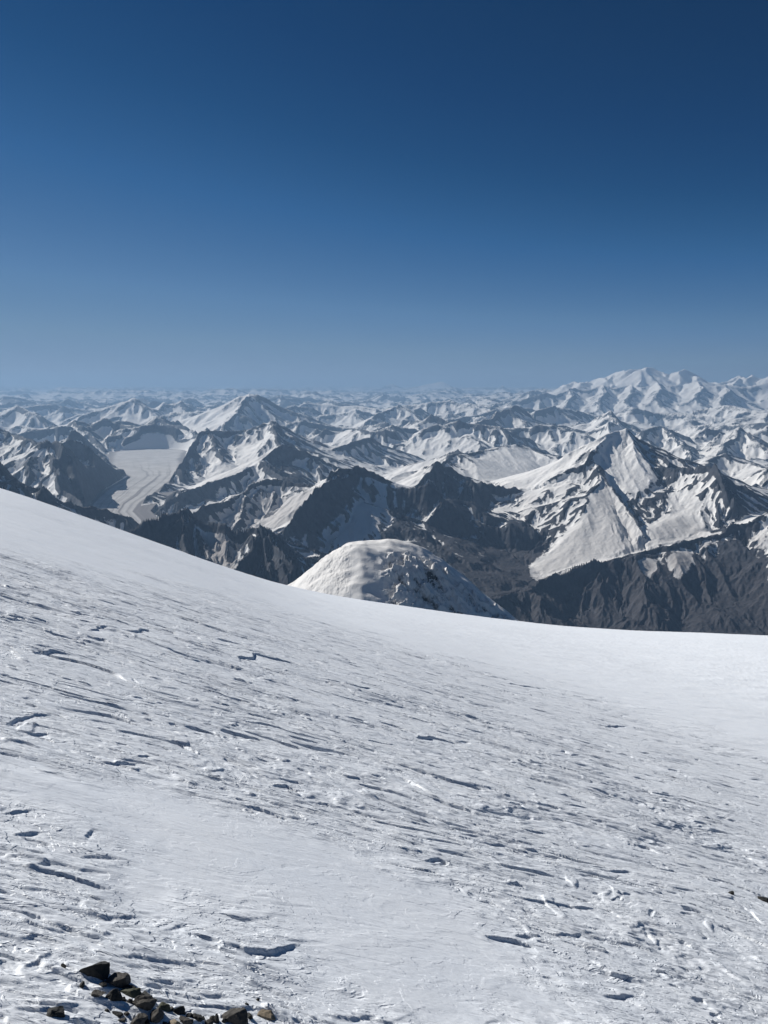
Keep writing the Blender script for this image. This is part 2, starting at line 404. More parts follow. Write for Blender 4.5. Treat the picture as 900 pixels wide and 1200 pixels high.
PATCHES = [
 # outline, snow bias, smoothness, dust
 ([(690,536),(701,515),(713,501),(740,500),(750,513),(758,530),(772,545),(775,560),(760,570),(742,577),(722,566),(706,548)], 0.9, 0.75, 0),
 ([(706,550),(700,575),(690,600),(665,625),(640,648),(618,663),(622,678),(645,672),(680,658),(740,646),(800,632),(832,622),(826,610),(800,600),(775,606),(752,622),(740,604),(722,574)], 0.9, 0.6, 0.42),
 ([(574,576),(598,573),(592,590),(584,606),(576,600)], 0.9, 0.2, 0.2), ([(616,576),(632,574),(626,590),(616,612),(610,606)], 0.8, 0.2, 0.3),
 ([(652,566),(668,552),(664,575),(652,592)], 0.9, 0.3, 0.2),
 ([(454,575),(478,580),(500,560),(512,546),(540,556),(570,568),(600,578),(640,575),(686,545),(700,552),(690,595),(660,625),(618,655),(560,650),(500,640),(470,610)], -0.7, 0, 0),
 ([(466,588),(464,606),(444,622),(440,640),(500,690),(600,705),(625,690),(618,655),(560,648),(500,638),(475,610)], -1.0, 0, 0),
 ([(520,640),(545,644),(575,643),(600,646),(580,655),(540,655)], 0.7, 0.3, 0.5),
 ([(560,705),(620,684),(670,670),(740,652),(830,630),(898,605),(900,735),(560,730)], -1.5, 0, 0),
 ([(808,548),(832,551),(860,575),(884,596),(862,606),(845,625),(835,630),(820,600),(806,580)], -0.75, 0, 0),
 ([(750,512),(768,538),(790,548),(790,600),(760,612),(748,600),(730,575),(752,577),(775,562),(772,545)], -0.9, 0, 0),
 ([(778,602),(781,590),(790,575),(800,588),(812,575),(818,590),(828,612),(800,612),(776,612)], 0.9, 0.2, 0.2),
 ([(744,512),(756,521),(768,534),(790,545),(788,560),(772,550),(760,533)], -1.3, 0, 0), ([(680,541),(698,520),(700,524),(690,546)], -0.8, 0, 0),
 ([(742,656),(775,650),(770,672),(760,688),(752,672)], 1.9, 0.5, 0.9), ([(778,650),(815,640),(812,665),(800,682),(790,675)], 1.9, 0.5, 0.9), ([(822,634),(838,630),(836,655),(830,650)], 1.9, 0.5, 0.9),
 ([(880,618),(898,612),(898,630),(886,645)], 1.9, 0.3, 0.7),
 ([(421,552),(400,560),(384,572),(360,596),(342,614),(352,622),(380,612),(400,590),(414,574)], -0.75, 0, 0),
 ([(424,553),(440,562),(452,575),(460,592),(458,604),(440,620),(432,634),(400,636),(372,632),(392,610),(410,590),(420,570)], 0.6, 0.45, 0.35),
 ([(478,577),(455,570),(464,556),(480,552),(496,560)], 0.9, 0.8, 0),
 ([(520,545),(560,536),(604,523),(640,536),(662,548),(640,562),(600,566),(560,560),(530,550)], 0.9, 0.75, 0),
 ([(235,600),(262,590),(290,574),(322,566),(388,570),(352,592),(330,612),(310,614),(262,610)], 0.5, 0.2, 0.5),
 ([(228,622),(252,614),(276,618),(280,640),(276,664),(240,650)], 0.75, 0.2, 0.95),
 ([(165,616),(200,602),(216,598),(224,620),(232,650),(200,640)], -0.8, 0, 0), ([(285,620),(303,618),(322,636),(356,665),(350,680),(290,672)], -0.9, 0, 0),
 ([(331,523),(345,540),(378,566),(340,562),(305,548),(316,535)], -0.7, 0, 0),
 ([(329,523),(318,532),(300,545),(262,562),(235,570),(225,560),(250,545),(290,535)], 0.7, 0.6, 0.1),
 ([(56,520),(72,532),(90,548),(120,574),(110,590),(85,590),(64,560)], -0.7, 0, 0), ([(92,516),(118,538),(154,558),(130,566),(105,552)], -0.8, 0, 0),
 ([(166,602),(190,590),(225,577),(250,570),(262,580),(232,592),(205,598)], -0.7, 0, 0),
]
for pts, sb, sm, gy_ in PATCHES:
    M = patch(pts)
    SB = np.where(sb > 1.5, np.maximum(SB * (1 - M), 0) * 0 + SB * (1 - M) + sb * 0.6 * M, SB + sb * M); SMOOTH = np.maximum(SMOOTH, sm * M); GREY = np.maximum(GREY, gy_ * M)
print('patches', time.time() - T0)

gx, gy = grad(boxblur(Z, 9, 15))
SL0 = np.hypot(gx, gy)
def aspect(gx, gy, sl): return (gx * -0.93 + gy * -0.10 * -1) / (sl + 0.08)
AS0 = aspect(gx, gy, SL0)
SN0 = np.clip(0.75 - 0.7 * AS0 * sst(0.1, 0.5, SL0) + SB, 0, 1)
Z += 60 * fbm(X / 900, Y / 900, 3, 77) * sst(-2200, -1500, Z) * (1 - SMOOTH)
amp = (0.105 - 0.035 * SN0 + 0.035 * sst(11000, 18000, R))
farA = sst(22000, 40000, R)
Z = erode(Z, [6000, 3000], 0.075 * farA)
Z = erode(Z, [1500, 760, 380, 190, 95, 48, 26], amp)
Z += (7 * fbm(X / 120, Y / 120, 3, 79) * (R < 20000)) * (1 - 0.7 * SMOOTH) + (60 + 60 * farA) * fbm(X / 1500, Y / 1500, 4, 81, 0.6) * sst(15000, 30000, R)
print('erode', time.time() - T0)

# valley glacier: a river of ice between two banks (centre line and half width)
GL = [((175, 531, 16.4), 760), ((170, 545, 14.0), 650), ((180, 558, 12.3), 380), ((155, 575, 10.6), 400), ((137, 590, 9.46), 310), ((131, 600, 8.8), 270), ((150, 640, 7.4), 270)]
GLP = [((P(*p)[0], P(*p)[1]), w) for p, w in GL]
gd = np.full_like(Z, 1e9); gt = np.zeros_like(Z); acc = 0
for (p0, w0), (p1, w1) in zip(GLP[:-1], GLP[1:]):
    ex, ey = p1[0] - p0[0], p1[1] - p0[1]
    L = math.hypot(ex, ey)
    t = np.clip(((X - p0[0]) * ex + (Y - p0[1]) * ey) / (L * L), 0, 1)
    sd = ((X - p0[0]) * ey - (Y - p0[1]) * ex) / L
    d = np.hypot(X - p0[0] - ex * t, Y - p0[1] - ey * t) / (w0 + (w1 - w0) * t)
    cl = d < gd
    gt = np.where(cl, np.sign(sd) * d, gt); gd = np.minimum(gd, d)
k = sst(1.25, 0.85, gd)
Zb = np.minimum(Z, GLZ + np.clip(gd - 1.0, 0, None) * 500 - 5)
GZ = GLZ + (Y - 9000) * 0.004
Z = np.where(gd < 2.5, np.where(gd < 1.0, -3000 * 0 + np.minimum(Z, GZ - 30), np.minimum(Z, GZ - 30 + (gd - 1) * 900)), Z)
GLm = (Z < GZ) & (gd < 1.6)
Zg = np.where(GLm, GZ + 3 * fbm(X / 150, Y / 150, 3, 5), Z)
gw = gt + 0.10 * fbm(X / 900, Y / 900, 2, 501)
moraine = np.exp(-((gw + 0.32) / 0.05) ** 2) * sst(13500, 9500, Y) + 0.7 * sst(0.0, 0.35, fbm(gw * 7, Y / 5000, 4, 502)) * sst(15500, 11000, Y) + 0.8 * sst(0.82, 1.0, np.abs(gw)) + 0.12 * sst(15500, 9000, Y)
moraine = np.clip(moraine, 0, 1)

# ---- snow cover
gx, gy = grad(Zg)
sl = np.hypot(gx, gy)
gbx, gby = grad(boxblur(Zg, 3, 5)); slb = np.hypot(gbx, gby)
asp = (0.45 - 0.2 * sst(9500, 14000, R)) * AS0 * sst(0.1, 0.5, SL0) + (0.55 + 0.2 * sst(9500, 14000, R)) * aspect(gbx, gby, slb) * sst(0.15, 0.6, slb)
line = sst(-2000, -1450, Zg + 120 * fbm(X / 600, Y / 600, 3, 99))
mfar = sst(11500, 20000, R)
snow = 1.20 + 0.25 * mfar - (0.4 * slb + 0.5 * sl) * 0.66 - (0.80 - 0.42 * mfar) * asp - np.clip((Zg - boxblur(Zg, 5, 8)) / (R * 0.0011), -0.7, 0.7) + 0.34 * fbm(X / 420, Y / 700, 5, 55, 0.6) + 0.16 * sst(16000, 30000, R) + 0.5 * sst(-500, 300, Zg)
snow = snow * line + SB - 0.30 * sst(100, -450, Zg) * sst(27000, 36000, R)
tint = 0.40 * sst(-1350, -1750, Zg + 200 * fbm(X / 900, Y / 900, 3, 41))
print('snow', time.time() - T0)

matM = mountain_material('rock_and_snow', 14.0)

mI, nt, b = new_mat('glacier_ice')
geo = nt.nodes.new('ShaderNodeNewGeometry')
n1 = noise_node(nt, geo.outputs['Position'], 0.004, 8, 0.6)
base = mix_col(nt, maprange(nt, n1, 0.35, 0.65), (0.38, 0.375, 0.37), (0.52, 0.51, 0.50))
nt.links.new(mix_col(nt, attr(nt, 'moraine'), base, (0.14, 0.13, 0.13)), b.inputs['Base Color'])
b.inputs['Roughness'].default_value = 0.8

def quad_any(M): return M[:-1, :-1] & M[:-1, 1:] & M[1:, 1:] & M[1:, :-1]
gq = quad_any(GLm)
rq = (R[:-1, :-1] + R[1:, 1:]) / 2
at = {'snow': snow, 'tint': tint, 'dust': GREY}
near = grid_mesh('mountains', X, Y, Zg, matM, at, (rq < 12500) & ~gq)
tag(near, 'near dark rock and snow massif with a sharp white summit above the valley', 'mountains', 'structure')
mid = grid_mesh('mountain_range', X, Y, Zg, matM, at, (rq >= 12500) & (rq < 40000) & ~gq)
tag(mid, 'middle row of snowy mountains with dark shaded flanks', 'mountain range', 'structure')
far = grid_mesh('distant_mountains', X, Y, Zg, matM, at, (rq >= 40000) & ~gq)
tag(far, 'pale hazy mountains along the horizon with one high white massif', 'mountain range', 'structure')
gl = grid_mesh('valley_glacier', X, Y, Zg, mI, {'moraine': moraine}, gq)
tag(gl, 'long flat grey glacier winding down the valley on the left', 'glacier', 'structure')

# ------------------------------------------------------------------ the snow slope underfoot
TS = np.array([-3.0, -1.2, -.503, -.30, -.126, 0, .173, .312, .52, 0.8, 1.5, 3.0])
TV = np.array([0.30, 0.02, -.1255, -.203, -.2657, -.2838, -.3076, -.319, -.322, -.335, -.40, -.5])
TSD = np.linspace(-3, 3, 1201)
_k = np.exp(-np.linspace(-2, 2, 61) ** 2); _k /= _k.sum()
TVD = np.convolve(np.pad(np.interp(TSD, TS, TV), 30, 'edge'), _k, 'valid')
PA, PB = -0.371, -0.312
def slope_base(x, y):
    r = np.hypot(x, y)
    yy = np.maximum(y, 0.35 * r + 0.01)
    t = np.clip(x / yy, -3, 3)
    T = np.interp(t, TSD, TVD)
    plane = PA * x + PB * y
    fa = yy * T
    w = 1 / (1 + (r / 60.0) ** 2)
    w = np.where(y > 0, w, 1.0 * w + (1 - w) * sst(0.35, 0.0, y / (r + .01)))
    z = plane * w + fa * (1 - w)
    z = z - 0.00012 * np.clip(r - 260, 0, None) ** 2          # the far edge rolls over
    return z


def ground(u, v):
    """where the view ray of a pixel meets the snow slope"""
    x, y, z = ray(u, v); lo = None; k = 1.5
    while k < 2000:
        if EYE + z * k < float(slope_base(np.array(x * k), np.array(y * k))): break
        lo = k; k *= 1.03
    a, b = (lo or k / 1.03), k
    for _ in range(30):
        m = (a + b) / 2
        if EYE + z * m < float(slope_base(np.array(x * m), np.array(y * m))): b = m
        else: a = m
    return x * a, y * a, a

WA = math.radians(14); WC, WS = math.cos(WA), math.sin(WA)

def inpoly(x, y, w):
    c = np.zeros(x.shape, bool)
    for (ax, ay), (bx, by) in zip(w, w[1:] + w[:1]):
        if ay == by: continue
        c ^= ((ay > y) != (by > y)) & (x < (bx - ax) * (y - ay) / (by - ay) + ax)
    return c

def polydist(x, y, pts):
    """distance to a polyline, position along it (0..1), side (+ = right of its direction)"""
    L = [math.hypot(b[0] - a[0], b[1] - a[1]) for a, b in zip(pts[:-1], pts[1:])]
    tot = sum(L); acc = 0
    D = np.full(x.shape, 1e9); T = np.zeros(x.shape); S = np.zeros(x.shape)
    for (a, b), l in zip(zip(pts[:-1], pts[1:]), L):
        ex, ey = b[0] - a[0], b[1] - a[1]
        t = np.clip(((x - a[0]) * ex + (y - a[1]) * ey) / (l * l), 0, 1)
        d = np.hypot(x - a[0] - ex * t, y - a[1] - ey * t)
        s_ = (x - a[0]) * ey - (y - a[1]) * ex
        m = d < D
        D = np.where(m, d, D); T = np.where(m, (acc + t * l) / tot, T); S = np.where(m, np.sign(s_), S)
        acc += l
    return D, T, S

LIPS = [ # steps carved by the wind: (outline left to right, depth m)
 ([(116,890),(135,894),(158,892)],.075), ([(158,886),(176,886)],.05), ([(205,868),(225,878),(241,886)],.08), ([(230,905),(262,914),(290,926)],.07),
 ([(318,917),(335,918),(354,926)],.08), ([(283,942),(305,948),(328,957)],.06), ([(343,950),(358,958)],.06), ([(168,905),(195,912)],.03),
 ([(8,850),(22,842),(42,838)],.05), ([(30,858),(56,857)],.06), ([(38,768),(62,764),(84,769)],.10), ([(104,740),(125,735)],.08), ([(140,738),(158,741),(174,737)],.10),
 ([(0,724),(30,729)],.10), ([(276,773),(310,770),(345,779)],.14), ([(403,802),(435,809)],.13), ([(486,864),(510,864),(537,871)],.16), ([(700,849),(734,850)],.15),
 ([(496,1008),(513,1006),(537,1016)],.08), ([(585,1047),(615,1054),(645,1060),(675,1060)],.05), ([(566,1096),(595,1101),(627,1110)],.09), ([(600,1095),(625,1099)],.05), ([(652,1096),(680,1094)],.06),
 ([(712,1020),(738,1022)],.06), ([(725,1048),(740,1047)],.04), ([(262,1108),(285,1115),(315,1119),(335,1114),(352,1110)],.06), ([(0,956),(42,950)],.035), ([(15,980),(48,976)],.05), ([(98,986),(108,974)],.04),
 ([(660,1060),(700,1066)],.05), ([(700,1140),(745,1150)],.06), ([(705,1168),(745,1170)],.05), ([(785,1040),(815,1046)],.05), ([(610,972),(640,978)],.06), ([(560,985),(592,990)],.05), ([(868,1062),(880,1070),(896,1084)],.06),
 ([(378,1190),(410,1196),(440,1194)],.03), ([(190,1095),(215,1085)],.025), ([(25,1135),(60,1118)],.03), ([(740,1010),(765,1016)],.05), ([(655,940),(690,946)],.07), ([(745,925),(790,934)],.09), ([(590,800),(640,806)],.15),
]
SMOOTHG = [(-60,880),(60,893),(200,925),(330,965),(450,1000),(560,1060),(640,1130),(700,1230),(400,1230),(345,1130),(300,1100),(235,1075),(140,1062),(110,1010),(60,955),(-60,950)]
FAREDGE = [(-30,632),(120,668),(300,705),(450,745),(650,800),(800,840),(930,880)]

def snow_detail(x, y):
    r = np.hypot(x, y)
    a = x * WC + y * WS; c = -x * WS + y * WC
    w1 = fbm(a / 3.0, c / 2.2, 3, 301); w2 = fbm(a / 3.0, c / 2.2, 3, 302)
    aw = a + 0.9 * w1; cw = c + 0.75 * w2
    sg = inpoly(x, y, [ground(u, v)[:2] for u, v in SMOOTHG]).astype(float)
    # soften that outline
    e = fbm(x / 0.5, y / 0.5, 3, 320)
    pts = [ground(u, v)[:2] for u, v in SMOOTHG]
    d, _, _ = polydist(x, y, pts + pts[:1])
    d = np.where(sg > 0, d, -d) + 0.45 * e
    smooth = sst(-0.35, 0.45, d)
    fe = [ground(u, v)[:2] for u, v in FAREDGE]
    # beyond the far edge the crust is fine and even
    bear = np.arctan2(x, y); fb = np.array([math.atan2(p[0], p[1]) for p in fe]); fr = np.array([math.hypot(*p) for p in fe])
    lim = np.interp(bear, fb, fr)
    farm = sst(0.75, 1.15, r / lim + 0.25 * fbm(a / 9, c / 5, 3, 330))
    rough = (1 - 0.86 * smooth) * (1 - 0.80 * farm)
    patchy = sst(-0.25, 0.25, fbm(a / 5.0, c / 2.0, 3, 303))
    z = 0.08 * fbm(aw / 7.0, cw / 2.4, 3, 304) * (0.4 + 0.6 * rough) * np.clip(r / 12, 0.35, 1)
    z += 0.40 * fbm(x / 40, y / 40, 2, 350) * sst(15, 50, r)
    # terraces: wind eats the crust away layer by layer
    def plates(sa, sc, seed, depth, edge, thr):
        p = fbm(aw / sa, cw / sc, 4, seed, 0.52)
        o = 0
        ed = np.maximum(edge, 0.0034 * r / sc)
        for t in thr: o = o + sst(t - ed, t + ed, p)
        return (o - 0.5 * len(thr)) * depth
    near = 1 - sst(16, 40, r)
    z += rough * near * plates(1.05, 0.36, 306, 0.011, 0.014, (-0.28, -0.06, 0.20)) * (0.35 + 0.65 * patchy)
    z += rough * near * plates(0.45, 0.16, 307, 0.005, 0.03, (-0.2, 0.05, 0.25)) * (0.2 + 0.8 * patchy)
    z += rough * sst(6, 14, r) * plates(2.0, 0.62, 308, 0.022, 0.012, (-0.25, 0.0, 0.2)) * (0.1 + 0.9 * patchy)
    z += rough * sst(20, 50, r) * plates(3.6, 1.1, 309, 0.038, 0.012, (-0.2, 0.05, 0.25)) * (0.35 + 0.65 * patchy)
    z += (0.10 + 0.9 * rough) * near * 0.007 * ridged(aw / 1.1, cw / 0.17, 3, 310) 
    z += (0.12 + 0.88 * rough) * near * 0.005 * fbm(a / 0.12, c / 0.06, 3, 311)
    z += 0.02 * ridged(aw / 4, cw / 0.6, 3, 312) * sst(8, 25, r) * (0.25 + 0.75 * rough)
    z += 0.15 * ridged(aw / 9, cw / 2.4, 4, 313) * sst(40, 90, r)
    # small pits and clods
    q = perlin(aw / 0.30, cw / 0.07, 314)
    z += -0.013 * sst(0.50, 0.64, q) * rough * near
    q = perlin(aw / 0.9, cw / 0.16, 315)
    z += -0.035 * sst(0.52, 0.64, q) * rough * sst(5, 9, r) * (1 - sst(50, 90, r))
    q = perlin(aw / 0.30, cw / 0.22, 316)
    z += 0.014 * sst(0.50, 0.66, q) * rough * near
    # the long soft crest across the smooth part
    cr = [ground(u, v)[:2] for u, v in [(-80,880),(0,905),(90,930),(200,972),(300,1022),(400,1075),(500,1125),(620,1180),(760,1240)]]
    d, t, s_ = polydist(x, y, cr)
    z += 0.035 * np.where(s_ < 0, np.exp(-(d / 0.22) ** 1.2), np.exp(-(d / 0.7) ** 1.3)) * (r < 14)
    for pts, dep in LIPS:
        g = [ground(u, v)[:2] for u, v in pts]
        gx0 = min(p[0] for p in g); gx1 = max(p[0] for p in g); gy0 = min(p[1] for p in g); gy1 = max(p[1] for p in g)
        L = math.hypot(g[-1][0] - g[0][0], g[-1][1] - g[0][1])
        rec = 0.06 + 0.16 * L
        m = (x > gx0 - 3 * rec) & (x < gx1 + 3 * rec) & (y > gy0 - 3 * rec) & (y < gy1 + 3 * rec)
        if not m.any(): continue
        xx, yy = x[m], y[m]
        jx = 0.05 * L * perlin(xx / (0.2 * L), yy / (0.2 * L), 317)
        d, t, s_ = polydist(xx + jx, yy + jx * 0.6, g)
        sd = d * s_
        tap = np.clip(np.sin(np.pi * np.clip(t, 0, 1)), 0, 1) ** 0.6
        ew = 0.015 + 0.010 * L
        dep = dep * 0.5
        z[m] += dep * tap * (-sst(0, ew, sd) * np.exp(-np.clip(sd, 0, None) / (rec * 0.5)) * 0.75 + 0.25 * np.exp(-np.abs(sd) / (rec * 0.4)) * (sd < 0) )
    return z, rough

def slope_z(x, y):
    d, _ = snow_detail(x, y)
    return slope_base(x, y) + d

def build_slope():
    th = np.concatenate([np.linspace(-62, -33, 120)[:-1], np.linspace(-33, 33, 1250), np.linspace(33, 62, 120)[1:]]) * math.pi / 180
    r = [2.2]
    while r[-1] < 1200:
        q = r[-1]
        r.append(q * (1 + (0.0019 if q < 4 else 0.0017 if q < 30 else 0.0017 + 0.0013 * min(1, (q - 30) / 20) if q < 60 else 0.006)))
    r = np.array(r)
    x = r[:, None] * np.sin(th)[None, :]; y = r[:, None] * np.cos(th)[None, :] - 1.2
    print('slope grid', x.shape)
    d, rough = snow_detail(x, y)
    return x, y, slope_base(x, y) + d, rough
xs, ys, zs, rg_ = build_slope()
mS, nt, b = new_mat('wind_packed_snow')
geo = nt.nodes.new('ShaderNodeNewGeometry'); pos = geo.outputs['Position']
n1 = noise_node(nt, pos, 1.3, 6, 0.6)
nt.links.new(mix_col(nt, maprange(nt, n1, 0.3, 0.7), (0.76, 0.80, 0.85), (0.82, 0.85, 0.885)), b.inputs['Base Color'])
b.inputs['Roughness'].default_value = 0.55
b.inputs['Specular IOR Level'].default_value = 0.35
mp = nt.nodes.new('ShaderNodeMapping'); mp.inputs['Rotation'].default_value = (0, 0, -WA); mp.inputs['Scale'].default_value = (1, 2.6, 1)
nt.links.new(pos, mp.inputs['Vector'])
n2 = noise_node(nt, mp.outputs[0], 14, 6, 0.65)
rough_a = attr(nt, 'rough')
def M2(op, a_, b_):
    n = nt.nodes.new('ShaderNodeMath'); n.operation = op
    for q_, i_ in ((a_, 0), (b_, 1)):
        if hasattr(q_, 'links'): nt.links.new(q_, n.inputs[i_])
        else: n.inputs[i_].default_value = q_
    return n.outputs[0]
def layer(scale, sy, w):
    m_ = nt.nodes.new('ShaderNodeMapping'); m_.inputs['Rotation'].default_value = (0, 0, -WA); m_.inputs['Scale'].default_value = (1, sy, 1)
    nt.links.new(pos, m_.inputs['Vector'])
    f = noise_node(nt, m_.outputs[0], scale, 5, 0.6)
    f.node.inputs['Distortion'].default_value = 0.5
    t = None
    for th_ in (0.40, 0.50, 0.58):
        q_ = maprange(nt, f, th_, th_ + w); t = q_ if t is None else M2('ADD', t, q_)
    return t
crust = M2('ADD', M2('MULTIPLY', layer(1.3, 2.1, 0.012), 0.016), M2('MULTIPLY', layer(4.0, 2.2, 0.02), 0.005))
hgt = M2('ADD', M2('MULTIPLY', crust, rough_a), M2('MULTIPLY', n2, M2('ADD', M2('MULTIPLY', rough_a, 0.007), 0.005)))
bp = nt.nodes.new('ShaderNodeBump'); bp.inputs['Distance'].default_value = 1.0; bp.inputs['Strength'].default_value = 0.66
nt.links.new(hgt, bp.inputs['Height']); nt.links.new(bp.outputs[0], b.inputs['Normal'])
so = grid_mesh('snow_slope', xs, ys, zs, mS, {'rough': rg_})
tag(so, 'wind carved white snow slope falling away to the right', 'snow slope', 'structure')
print('slope', time.time() - T0)

# ------------------------------------------------------------------ the snow dome below
CR = [P(300,720,2.0), P(345,681,2.0), P(358,668,2.0), P(372,655,2.0), P(388,645,2.0), P(405,637,2.0), P(420,634,2.0), P(440,634,2.0), P(462,636,2.0), P(482,641,2.0), P(500,648,2.0), P(520,660,2.0), P(540,675,2.0), P(560,692,2.0), P(592,716,2.0), P(640,755,2.0), P(700,800,2.0)]
cx = np.array([p[0] for p in CR]); cz = np.array([p[2] for p in CR])
gx_ = np.linspace(-520, 620, 760); gy_ = np.linspace(1450, 2450, 640)
dx_, dy_ = np.meshgrid(gx_, gy_)
crest = np.interp(gx_, cx, cz, left=cz[0], right=cz[-1]); crest = np.convolve(np.pad(crest, 12, 'edge'), np.ones(25) / 25, 'valid')
crest = np.where(gx_ < cx[0], cz[0] - (cx[0] - gx_) * 0.9, crest)
yc = 2000 + 40 * np.sin(gx_ / 120.0)
q = dy_ - yc[None, :]
dz_ = crest[None, :] - np.where(q < 0, 0.66 * (np.sqrt(q * q + 70 ** 2) - 70), 0.6 * (np.sqrt(q * q + 60 ** 2) - 60))
ux = dx_ / 2.2 + 450.0            # along the dome
depth = np.clip(-q, 0, None)
xs_ = -78 + 0.15 * depth + 14 * fbm(dy_ / 60, dx_ / 200, 2, 422)
dz_ = dz_ + 10 * np.exp(-(np.sqrt((dx_ - xs_) ** 2 + 64) - 8) / 60) * sst(-10, 90, depth) + 13 * fbm(dx_ / 110, dy_ / 80, 3, 420)
lump = sst(420, 402, ux)
sera = sst(440, 470, ux + 8 * fbm(dx_ / 40, dy_ / 40, 2, 402)) * sst(52, 80, depth + 0.25 * (ux - 470) + 14 * fbm(dx_ / 50, dy_ / 50, 3, 401))
dz_ = dz_ + lump * (5 * fbm(dx_ / 30, dy_ / 34, 5, 403, 0.66) + 1.6 * ridged(dx_ / 7, dy_ / 12, 3, 404))
wx_ = dx_ + 10 * fbm(dx_ / 30, dy_ / 30, 3, 405); wy_ = dy_ + 14 * fbm(dx_ / 30, dy_ / 30, 3, 406)
blk = fbm((wx_ + 0.5 * wy_) / 62, (wy_ - 0.3 * wx_) / 42, 4, 407, 0.5)
terr = sst(-0.16, -0.08, blk) + sst(0.08, 0.15, blk)
fold = ridged((wx_ + 0.9 * wy_) / 70, (wy_ - 0.6 * wx_) / 30, 3, 421)
dz_ = dz_ + sera * (9 * terr - 14 + 16 * fold + 4 * fbm(dx_ / 9, dy_ / 9, 3, 408)) + 2.5 * fbm(dx_ / 60, dy_ / 70, 3, 409)
gxx, gyy = np.gradient(dz_, gx_[1] - gx_[0], axis=1), np.gradient(dz_, gy_[1] - gy_[0], axis=0)
sl_ = np.hypot(gxx, gyy)
dsn = 1.26 - sera * (0.15 + 0.55 * sst(0.7, 1.4, sl_) + 0.18 * sst(0.35, 0.12, fold) - 0.1 * terr) - lump * 0.42 * sst(0.7, 1.3, sl_) + 0.1 * fbm(dx_ / 30, dy_ / 30, 3, 410)
dsn = dsn * sst(-760, -640, dz_)
matD = mountain_material('dome_rock_and_snow', 2.0)
do = grid_mesh('snow_dome', dx_, dy_, dz_, matD, {'snow': dsn, 'tint': np.zeros_like(dsn), 'dust': 0.05 + 0.15 * lump + 0.1 * sera})
tag(do, 'rounded snow dome with a broken icefall just beyond the snow edge', 'snow dome', 'structure')

# ------------------------------------------------------------------ stones in the snow
import bmesh
def rock_mat(name, c1, c2):
    m, nt, b = new_mat(name)
    tc = nt.nodes.new('ShaderNodeTexCoord')
    a1 = noise_node(nt, tc.outputs['Object'], 14, 8, 0.65); a2 = noise_node(nt, tc.outputs['Object'], 60, 6, 0.6)
    c = mix_col(nt, maprange(nt, a1, 0.35, 0.65), c1, c2)
    nt.links.new(mix_col(nt, maprange(nt, a2, 0.62, 0.72), c, tuple(min(1, q * 1.8) for q in c2)), b.inputs['Base Color'])
    b.inputs['Roughness'].default_value = 0.8
    bp = nt.nodes.new('ShaderNodeBump'); bp.inputs['Distance'].default_value = 0.004; bp.inputs['Strength'].default_value = 0.8
    nt.links.new(a1, bp.inputs['Height']); nt.links.new(bp.outputs[0], b.inputs['Normal'])
    return m
RM = {'dark': rock_mat('dark_stone', (0.010, 0.011, 0.011), (0.026, 0.026, 0.023)),
      'olive': rock_mat('olive_stone', (0.050, 0.055, 0.036), (0.095, 0.100, 0.065)),
      'brown': rock_mat('brown_stone', (0.034, 0.031, 0.027), (0.075, 0.068, 0.059)),
      'tan': rock_mat('tan_stone', (0.16, 0.13, 0.09), (0.26, 0.21, 0.15))}

def stone(seed, w, d, h, slab):
    rs = np.random.default_rng(seed)
    bm = bmesh.new()
    n = 14 if slab else 20
    for _ in range(n):
        v = rs.normal(size=3); v /= np.linalg.norm(v)
        if slab: v = np.sign(v) * np.abs(v) ** 0.6
        v *= rs.uniform(0.82, 1.0)
        bm.verts.new((v[0] * w / 2, v[1] * d / 2, v[2] * h / 2))
    bmesh.ops.convex_hull(bm, input=bm.verts)
    bmesh.ops.delete(bm, geom=[v for v in bm.verts if not v.link_faces], context='VERTS')
    bmesh.ops.dissolve_limit(bm, angle_limit=math.radians(14), verts=bm.verts, edges=bm.edges)
    bmesh.ops.bevel(bm, geom=list(bm.edges), offset=0.035 * min(w, h), segments=2, profile=0.6, affect='EDGES')
    bmesh.ops.triangulate(bm, faces=bm.faces)
    for _ in range(3):
        L = [e for e in bm.edges if e.calc_length() > 0.10 * w]
        if not L: break
        bmesh.ops.subdivide_edges(bm, edges=L, cuts=1)
        bmesh.ops.triangulate(bm, faces=bm.faces)
    co = np.array([v.co for v in bm.verts])
    k = 6.0 / w
    nn = fbm(co[:, 0] * k + seed, co[:, 1] * k + co[:, 2] * k * 0.9, 4, seed)
    for v, q_ in zip(bm.verts, nn):
        v.co += v.co.normalized() * float(q_) * 0.05 * w
    return bm

